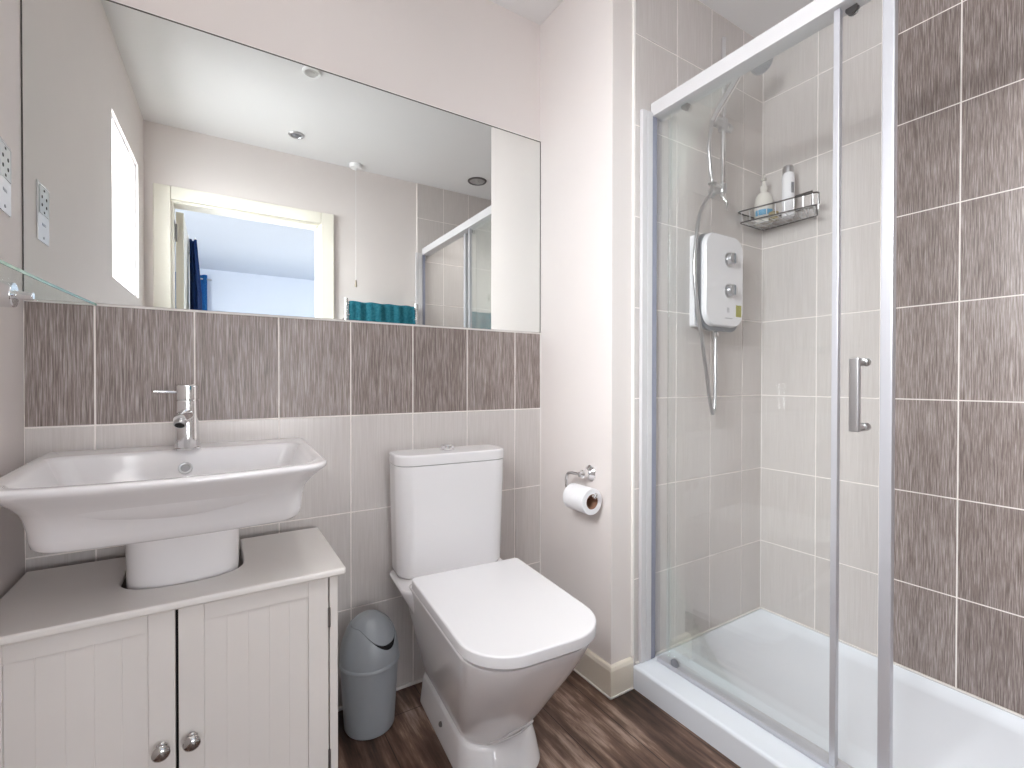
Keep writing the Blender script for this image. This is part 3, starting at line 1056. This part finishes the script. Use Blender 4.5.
for z in (1.452, 1.340):
    bm = B()
    lathe(bm, [(0.0265, 0), (0.0265, 0.003), (0.0215, 0.004), (0.0205, 0.020), (0.018, 0.022), (0.001, 0.0225)], (1.561, END - 0.088, z), (0, -1, 0), 36)
    kn = obj('dial', bm, M['satin'], es)
    bm = B()
    box(bm, 1.5585, 1.5635, END - 0.114, END - 0.1102, z - 0.017, z + 0.017, 0.001)
    obj('pointer', bm, M['grey_plastic'], kn)
bm = B(); box(bm, 1.602, 1.634, END - 0.0892, END - 0.0882, 1.250, 1.292)
obj('sticker', bm, M['sticker'], es)
bm = B()
box(bm, 1.549, 1.553, END - 0.0890, END - 0.0884, 1.262, 1.280)
box(bm, 1.557, 1.561, END - 0.0890, END - 0.0884, 1.262, 1.280)
box(bm, 1.538, 1.580, END - 0.0890, END - 0.0884, 1.240, 1.2435)
obj('printed_mark', bm, M['mark'], es)
bm = B()
lathe(bm, [(0.011, 0), (0.011, 0.02), (0.008, 0.022)], (1.545, END - 0.045, 1.199), (0, 0, -1), 18)
obj('hose_outlet', bm, M['chrome'], es)

# ------------------------------------------------------------------ riser rail, hand shower, hose
rx, ry = 1.580, END - 0.048
rail = thing('riser_rail', 'chrome shower riser rail with sliding holder on the tiled end wall', 'shower rail', (rx, ry, 1.70))
bm = B()
tube(bm, [(rx, ry, 1.690), (rx, ry, 2.270)], 0.0095, 18)
tube(bm, smooth_path([(rx, ry, 1.700), (rx + 0.003, ry - 0.004, 1.684), (rx + 0.009, ry - 0.010, 1.672), (rx + 0.010, ry - 0.012, 1.640)], 5), 0.0055, 12)
obj('rail_tube', bm, M['chrome'], rail)
for z in (1.722, 2.150):
    bm = B()
    lathe(bm, [(0.019, 0), (0.019, 0.006), (0.012, 0.010), (0.012, 0.042)], (rx, END - 0.0003, z), (0, -1, 0), 24)
    lathe(bm, [(0.0135, -0.016), (0.0150, -0.012), (0.0150, 0.012), (0.0135, 0.016)], (rx, ry, z), (0, 0, 1), 24)
    obj('wall_bracket', bm, M['satin'], rail)
bm = B()
lathe(bm, [(0.004, 0), (0.0150, 0.001), (0.0165, 0.004), (0.0165, 0.022), (0.0150, 0.025)], (rx - 0.018, ry, 1.955), (-1, 0, 0), 20)
lathe(bm, [(0.013, -0.022), (0.0165, -0.018), (0.0165, 0.018), (0.013, 0.022)], (rx, ry, 1.955), (0, 0, 1), 24)
lathe(bm, [(0.008, 0), (0.014, 0.004), (0.016, 0.012), (0.012, 0.028)], (rx + 0.012, ry - 0.002, 1.950), (1, -0.1, -0.1), 20)
tube(bm, [(rx - 0.020, ry - 0.002, 1.957), (rx - 0.062, ry - 0.004, 1.957)], [0.012, 0.0155], 18)
obj('slide_holder', bm, M['satin'], rail)
bm = B()
tube(bm, [(rx - 0.008, ry - 0.002, 1.722), (rx - 0.056, ry - 0.006, 1.726)], 0.006, 12)
ringp = [(rx - 0.069 + 0.0125 * math.cos(a), ry - 0.006 + 0.0125 * math.sin(a), 1.726) for a in [2 * PI * k / 20 for k in range(21)]]
tube(bm, ringp, 0.0035, 8)
obj('hose_ring', bm, M['satin'], rail)

h0 = Vector((rx - 0.075, ry - 0.006, 1.940))
h1 = Vector((1.627, 1.020, 2.155))
hs = thing('hand_shower', 'chrome hand shower with round spray head clipped high on the riser rail', 'hand shower', h0)
bm = B()
hp = smooth_path([h0, h0 + (h1 - h0) * 0.30 + Vector((0.0, 0.004, 0.0)), h0 + (h1 - h0) * 0.65, h1, h1 + Vector((0.038, -0.012, 0.030))], 6)
nn = len(hp)
tube(bm, hp, [0.0105 + 0.0035 * math.sin(PI * i / (nn - 1)) for i in range(nn)], 18)
obj('handle', bm, M['chrome'], hs)
bm = B()
hd = Vector((-0.10, -0.66, -0.74)).normalized()
hc = Vector((1.690, 0.988, 2.180))
lathe(bm, [(0.001, -0.022), (0.018, -0.020), (0.034, -0.010), (0.042, 0.000), (0.042, 0.008), (0.038, 0.011)], hc, hd, 36)
hh = obj('spray_head', bm, M['satin'], hs)
bm = B()
lathe(bm, [(0.038, 0.0105), (0.036, 0.0125), (0.001, 0.013)], hc, hd, 36)
e1, e2 = frame_of(hd)
for rr_, nn_ in ((0.012, 6), (0.021, 10), (0.030, 16)):
    for k in range(nn_):
        a = 2 * PI * k / nn_
        p = hc + hd * 0.0125 + e1 * (rr_ * math.cos(a)) + e2 * (rr_ * math.sin(a))
        lathe(bm, [(0.0018, 0), (0.0012, 0.002)], p, hd, 6, 1)
obj('spray_face', bm, [M['mark'], M['grey_plastic']], hh)

bm = B()
hose = smooth_path([h0 + Vector((0.001, 0.0, 0.003)), h0 + Vector((-0.008, 0.0, -0.045)), (1.490, 1.061, 1.850), (1.500, 1.061, 1.770), (1.511, 1.061, 1.726), (1.490, 1.056, 1.680), (1.426, 1.048, 1.600), (1.396, 1.045, 1.480), (1.391, 1.044, 1.386),
                    (1.405, 1.045, 1.280), (1.436, 1.046, 1.160), (1.468, 1.048, 1.03), (1.490, 1.050, 0.940), (1.506, 1.052, 0.902), (1.520, 1.054, 0.935), (1.526, 1.056, 1.010), (1.532, 1.060, 1.100), (1.545, 1.070, 1.178)], 14)
nh = len(hose)
rs = [0.0062 + (0.0005 if i % 2 else 0) for i in range(nh)]
tube(bm, hose, rs, 12)
o = obj('shower_hose', bm, M['satin'])
o['label'] = 'flexible silver shower hose looping down beside the electric shower'
o['category'] = 'hose'

# ------------------------------------------------------------------ corner caddy and bottles
kx0, kx1, ky0, ky1 = 1.730, 1.908, 0.832, 1.108
cad = thing('wire_caddy', 'chrome wire shower caddy on the pale tiles in the shower corner', 'caddy', (1.85, 0.98, 1.63))
bm = B()
zr, zb_, wr = 1.676, 1.634, 0.0024
def wire(pts, r=wr):
    tube(bm, pts, r, 8)


def skew(pts):
    # the near end is shallower than the corner end
    return [(kx1 - (kx1 - x) * (0.74 + 0.26 * (y - ky0) / (ky1 - ky0)), y + 0.06 * (x - kx0) / (kx1 - kx0) * (ky1 - y) / (ky1 - ky0)) for x, y in pts]


loop = skew(rrect(kx0, kx1, ky0, ky1, 0.02, 0.02, 0, 5, 2))
wire([(x, y, zr) for x, y in loop + loop[:1]], 0.0030)
loop2 = skew(rrect(kx0 + 0.006, kx1 - 0.004, ky0 + 0.006, ky1 - 0.006, 0.016, 0.016, 0, 5, 2))
wire([(x, y, zb_) for x, y in loop2 + loop2[:1]], 0.0026)
wire([(kx1, ky0 + 0.085, zr), (kx1 + 0.003, ky0 + 0.085, 1.735), (kx1 + 0.003, ky1 - 0.02, 1.735), (kx1, ky1 - 0.02, zr)], 0.0028)
obj('rim', bm, M['steel_dark'], cad)
bm = B()
for k in range(9):
    y = ky0 + 0.018 + (ky1 - ky0 - 0.036) * k / 8
    q4 = skew([(kx0, y), (kx0 + 0.006, y), (kx1 - 0.004, y), (kx1, y)])
    wire([(p[0], p[1], z) for p, z in zip(q4, (zr, zb_, zb_, zr))], 0.0015)
for k in range(4):
    x = kx0 + 0.022 + (kx1 - kx0 - 0.044) * k / 3
    q4 = skew([(x, ky0), (x, ky0 + 0.006), (x, ky1 - 0.006), (x, ky1)])
    wire([(p[0], p[1], z) for p, z in zip(q4, (zr, zb_, zb_, zr))], 0.0015)
obj('basket_wires', bm, M['satin'], cad)
zf = zb_ + 0.0026


def bottle(name, label, cat, x, y, prof, mat):
    t = thing(name, label, cat, (x, y, zf))
    b = B()
    lathe(b, prof, (x, y, zf), (0, 0, 1), 32)
    o = obj('body', b, mat, t, sharp=50)
    return t, o


t, o = bottle('shampoo_bottle', 'tall white bottle with a grey cap standing in the wire caddy', 'bottle', 1.838, 0.968,
              [(0.018, 0), (0.0215, 0.003), (0.0215, 0.15), (0.020, 0.160), (0.0165, 0.166)], M['white_plastic'])
b = B(); lathe(b, [(0.0168, 0.166), (0.0185, 0.168), (0.0185, 0.182), (0.015, 0.192), (0.001, 0.195)], (1.838, 0.968, zf), (0, 0, 1), 28)
obj('cap', b, M['satin'], t)
b = B()
lathe_pts = [[(1.838 + 0.0218 * math.cos(a), 0.968 + 0.0218 * math.sin(a), zf + z) for a in [math.radians(-125 + 8 * k) for k in range(5)]] for z in (0.085, 0.095, 0.115, 0.125)]
loft(b, lathe_pts, closed=False)
obj('printed_mark', b, M['grey_plastic'], o)
t, o = bottle('pump_bottle', 'cloudy pump bottle with a blue label at the left of the wire caddy', 'bottle', 1.845, 1.066,
              [(0.028, 0), (0.033, 0.004), (0.034, 0.08), (0.031, 0.105), (0.022, 0.120), (0.012, 0.128), (0.012, 0.136)], M['clear_plastic'])
b = B()
loft(b, [[(1.845 + 0.0345 * math.cos(a), 1.066 + 0.0345 * math.sin(a), zf + z) for a in [math.radians(-205 + 9 * k) for k in range(14)]] for z in (0.030, 0.052)], closed=False)
obj('label_band', b, M['blue_label'], o)
b = B()
lathe(b, [(0.0135, 0.134), (0.0135, 0.150), (0.006, 0.152), (0.005, 0.172), (0.010, 0.174), (0.010, 0.184), (0.002, 0.186)], (1.845, 1.066, zf), (0, 0, 1), 20)
tube(b, [(1.845, 1.066, zf + 0.180), (1.815, 1.046, zf + 0.180), (1.806, 1.040, zf + 0.174)], 0.0045, 10)
obj('pump', b, M['clear_plastic'], t)
t, o = bottle('soap_tub', 'low amber tub lying in the bottom of the wire caddy', 'tub', 1.826, 1.018 - 0.002,
              [(0.014, 0), (0.017, 0.002), (0.017, 0.020), (0.0175, 0.021), (0.0175, 0.030), (0.015, 0.032)], pm('amber_plastic', srgb(150, 138, 104), 0.3))

# ------------------------------------------------------------------ glass shelf on the left wall
sh = thing('glass_shelf', 'green-edged glass shelf on the left wall under the shaver socket', 'shelf', (-0.30, 1.25, 1.20))


def wall_x(y):
    return -0.374 + 0.054 * (BACK - y) / (BACK - REAR)


bm = B()
front = []
for k in range(21):
    y = 0.93 + (1.506 - 0.93) * k / 20
    f = (1.506 - y) / 0.576
    front.append((-0.2425 - 0.054 * f + 0.013 * f * f, y))
inner_ = [(wall_x(y) + 0.0335, y) for _, y in reversed(front)]
plan_ = front + inner_
loft(bm, [at_z(plan_, 1.1985), at_z(plan_, 1.2040)])
gs = obj('shelf_pane', bm, M['shelf_glass'], sh, smooth=False)
bm = B()
edge = [(x + 0.0004, y) for x, y in front] + [(x - 0.0012, y) for x, y in reversed(front)]
loft(bm, [at_z(edge, 1.1985), at_z(edge, 1.2040)])
obj('polished_edge', bm, M['shelf_edge'], gs, smooth=False)
for y in (1.000, 1.335):
    bm = B()
    lathe(bm, [(0.0245, 0.0005), (0.0255, 0.003), (0.0255, 0.026), (0.0235, 0.029), (0.0120, 0.0295), (0.0085, 0.031), (0.0085, 0.054), (0.0075, 0.056)], (wall_x(y), y, 1.1895), (1, 0, 0), 32)
    obj('bracket', bm, M['chrome'], sh)

# ------------------------------------------------------------------ shaver socket
so = thing('shaver_socket', 'white shaver socket plate on the left wall above the glass shelf', 'socket', (wall_x(1.386), 1.386, 1.44))
TS = Matrix.Translation(Vector((wall_x(1.386), 1.386, 0))) @ Matrix.Rotation(math.atan2(0.054, -(BACK - REAR)) + PI / 2, 4, 'Z')
SB = Matrix.Rotation(0, 4, 'Z')


def sock(bm):
    # authored with u along the wall (towards the door), w out from the wall
    m = Matrix(((ld.x, -ln.x, 0, wall_x(1.386)), (ld.y, -ln.y, 0, 1.386), (0, 0, 1, 0), (0, 0, 0, 1)))
    bm.transform(m)
    return bm


bm = B(); box(bm, -0.0415, 0.0415, 0.0003, 0.004, 1.366, 1.512, 0.0015); sock(bm)
obj('face_plate', bm, M['white_plastic'], so)
bm = B(); box(bm, -0.034, 0.034, 0.004, 0.0052, 1.435, 1.504, 0.002); sock(bm)
pl = obj('socket_plate', bm, pm('pale_grey_plastic', srgb(206, 210, 212), 0.3), so)
bm = B()
for u in (-0.016, 0.016):
    for z in (1.458, 1.478):
        lathe(bm, [(0.0042, 0), (0.0042, 0.0006)], (u, 0.0051, z), (0, 1, 0), 12)
for u, z in ((0.0, 1.497), (0.0, 1.442)):
    box(bm, u - 0.004, u + 0.004, 0.0050, 0.0057, z - 0.0025, z + 0.0025)
sock(bm)
obj('pin_hole', bm, M['dark'], pl)
bm = B()
lathe(bm, [(0.0035, 0), (0.0035, 0.0008)], (0.0, 0.004, 1.378), (0, 1, 0), 12)
sock(bm)
obj('screw', bm, M['grey_plastic'], so)
bm = B()
box(bm, -0.012, 0.012, 0.004, 0.0045, 1.408, 1.414)
sock(bm)
obj('printed_mark', bm, M['grey_plastic'], so)

# ------------------------------------------------------------------ ceiling fittings (seen in the mirror)
def downlight(x, y, label, ring, lens, r=0.042, watts=20):
    t = thing('recessed_downlight', label, 'downlight', (x, y, CEIL), 0, 'recessed ceiling downlights')
    b = B()
    lathe(b, [(r, 0.0), (r, 0.004), (r - 0.004, 0.008), (r - 0.011, 0.008), (r - 0.014, 0.002)], (x, y, CEIL - 0.0002), (0, 0, -1), 40)
    obj('trim_ring', b, ring, t)
    b = B()
    lathe(b, [(r - 0.013, 0.0), (r - 0.014, 0.0035), (0.012, 0.0045), (0.0115, 0.0065), (0.001, 0.007)], (x, y, CEIL - 0.0005), (0, 0, -1), 32)
    obj('lens', b, lens, t)
    # narrow-beam spot added under the lens to brighten the lower room
    d = bpy.data.lights.new('lamp', 'SPOT')
    d.energy = watts
    d.spot_size = math.radians(92)
    d.spot_blend = 1.0
    d.shadow_soft_size = 0.03
    d.color = (1.0, 0.98, 0.965)
    la = bpy.data.objects.new('lamp', d)
    C.objects.link(la)
    la.location = (0, 0, -0.011)
    la.parent = t


downlight(0.375, 0.733, 'white-rimmed ceiling downlight nearest the mirror', M['lamp_white'], M['satin'])
downlight(0.395, 0.101, 'satin grey ceiling downlight in front of the doorway', M['satin'], M['grey_plastic'])
downlight(1.555, 0.094, 'dark ringed ceiling downlight over the shower', M['steel_dark'], M['satin'], 0.066, 40)

pc = thing('pull_cord_switch', 'white ceiling pull-cord switch beside the doorway wall', 'light switch', (0.775, -0.105, CEIL))
bm = B()
lathe(bm, [(0.040, 0), (0.040, 0.010), (0.034, 0.022), (0.012, 0.026), (0.008, 0.034), (0.001, 0.035)], (0.775, -0.105, CEIL - 0.0002), (0, 0, -1), 32)
obj('switch_body', bm, M['lamp_white'], pc)
bm = B()
tube(bm, [(0.775, -0.105, CEIL - 0.034), (0.775, -0.105, 1.665)], 0.0013, 8)
obj('cord', bm, M['lamp_white'], pc)
bm = B()
lathe(bm, [(0.002, 0), (0.006, 0.006), (0.0075, 0.035), (0.007, 0.046), (0.001, 0.048)], (0.775, -0.105, 1.668), (0, 0, -1), 20)
obj('cord_pull', bm, pm('wooden_pull', srgb(150, 140, 122), 0.4), pc)

# ------------------------------------------------------------------ towel radiator with teal towel (seen in the mirror)
ra_ = thing('towel_radiator', 'chrome ladder towel radiator on the doorway wall', 'towel radiator', (0.96, REAR, 0.62))
y_r = REAR + 0.055
for x in (0.716, 1.186):
    bm = B(); tube(bm, [(x, y_r, 0.62), (x, y_r, 1.547)], 0.013, 18); obj('upright', bm, M['chrome'], ra_)
for k, z in enumerate((0.66, 0.72, 0.78, 0.90, 0.96, 1.02, 1.14, 1.20, 1.26, 1.38, 1.44, 1.512)):
    bm = B(); tube(bm, [(0.716, y_r, z), (1.186, y_r, z)], 0.009, 14); obj('rung', bm, M['chrome'], ra_)
for x in (0.716, 1.186):
    for z in (0.75, 1.41):
        bm = B(); lathe(bm, [(0.016, 0), (0.016, 0.006), (0.009, 0.008), (0.009, 0.05)], (x, REAR + 0.0003, z), (0, 1, 0), 18); obj('wall_mount', bm, M['chrome'], ra_)
bm = B()
NX, NP = 60, 26
sheet_o, sheet_i = [], []
for i in range(NX + 1):
    u = i / NX
    x = 0.735 + (1.168 - 0.735) * u
    wv = 0.0035 * math.sin(u * 19) + 0.003 * math.sin(u * 43 + 1)
    prof = []
    for k in range(NP + 1):
        s = k / NP
        if s < 0.40:
            z = 1.06 + (1.512 - 1.06) * s / 0.40; y = y_r + 0.0135 + 0.004
        elif s < 0.60:
            a = PI * (s - 0.40) / 0.20; z = 1.512 + 0.018 * math.sin(a); y = y_r + 0.0175 * math.cos(a)
        else:
            z = 1.512 - (1.512 - 1.16) * (s - 0.60) / 0.40; y = y_r - 0.0175
        side = 1 if y > y_r else -1
        prof.append((x, y + wv * (1 if side > 0 else 0.4), z + 0.0025 * math.sin(u * 23) * (1 if abs(s - 0.5) < 0.12 else 0.3)))
    sheet_o.append(prof)
loft(bm, sheet_o, closed=False)
r_ = bmesh.ops.solidify(bm, geom=bm.faces[:], thickness=0.006)
o = obj('hand_towel', bm, M['teal'], fix=True, sharp=80)
o['label'] = 'teal towel folded over the top of the chrome radiator'
o['category'] = 'towel'

# ------------------------------------------------------------------ bedroom things (seen in the mirror)
yh = REAR - 0.66
hk = thing('door_hook', 'white over-door hook on the top of the open bedroom door', 'hook', (-0.15, yh, 1.95))
bm = B()
box(bm, -0.190, -0.146, yh - 0.018, yh + 0.018, 1.9857, 1.9880)
box(bm, -0.1490, -0.1465, yh - 0.018, yh + 0.018, 1.86, 1.9868)
obj('strap', bm, M['lamp_white'], hk)
bm = B()
tube(bm, smooth_path([(-0.1475, yh, 1.955), (-0.125, yh, 1.950), (-0.112, yh, 1.965), (-0.110, yh, 1.980)], 5), 0.005, 10)
obj('prong', bm, M['satin'], hk)
bm = B()
tube(bm, smooth_path([(-0.1475, yh, 1.875), (-0.130, yh, 1.868), (-0.120, yh, 1.876), (-0.118, yh, 1.888)], 5), 0.005, 10)
obj('prong', bm, M['satin'], hk)
bm = B()
rings = []
for k in range(16):
    f = k / 15
    z = 1.955 - 1.08 * f
    wx = 0.018 + 0.014 * min(1, f * 3)
    wy = 0.030 + 0.13 * min(1, f * 2.2) ** 0.7
    cxk = -0.142 + wx + 0.002
    rings.append([(cxk + (wx + 0.006 * math.sin(5 * a + 4 * f)) * math.cos(a) * 0.92, yh + 0.02 + (wy + 0.012 * math.sin(7 * a + f)) * math.sin(a), z + 0.008 * math.sin(3 * a)) for a in [2 * PI * q / 48 for q in range(48)]])
loft(bm, rings)
for v in bm.verts:
    v.co.x = max(v.co.x, -0.1455)
o = obj('bathrobe', bm, M['navy'], sharp=80)
o['label'] = 'navy bathrobe hanging on the open bedroom door'
o['category'] = 'robe'

cu = thing('curtain', 'blue eyelet curtain on the far bedroom wall', 'curtain', (-0.25, -3.95, 0.05))
bm = B()
f1 = []
for i in range(121):
    u = i / 120
    x = -0.62 + (-0.078 + 0.62) * u
    f1.append((x, -3.93 + 0.030 * math.sin(u * 2 * PI * 5.5)))
loft(bm, [[(x, y, 0.06) for x, y in f1], [(x, y, 2.31) for x, y in f1]], closed=False)
bmesh.ops.solidify(bm, geom=bm.faces[:], thickness=0.004)
cl = obj('cloth', bm, M['blue'], cu, sharp=80)
for k in range(11):
    u = (k + 0.5) / 11
    x = -0.62 + 0.542 * u
    bm = B()
    pts = [(x, -3.93 + 0.018 * math.cos(a), 2.26 + 0.018 * math.sin(a)) for a in [2 * PI * q / 16 for q in range(17)]]
    tube(bm, pts, 0.004, 8)
    obj('eyelet', bm, M['chrome'], cl)
cr = thing('curtain_pole', 'silver curtain pole across the far bedroom wall', 'curtain pole', (0.5, -3.93, 2.26))
bm = B()
tube(bm, [(-0.75, -3.93, 2.26), (-0.03, -3.93, 2.26)], 0.010, 14)
obj('pole', bm, M['satin'], cr)
bm = B()
lathe(bm, [(0.018, 0), (0.018, 0.008), (0.008, 0.010), (0.008, 0.12)], (-0.70, by0 + 0.0003, 2.26), (0, 1, 0), 16)
obj('pole_bracket', bm, M['satin'], cr)
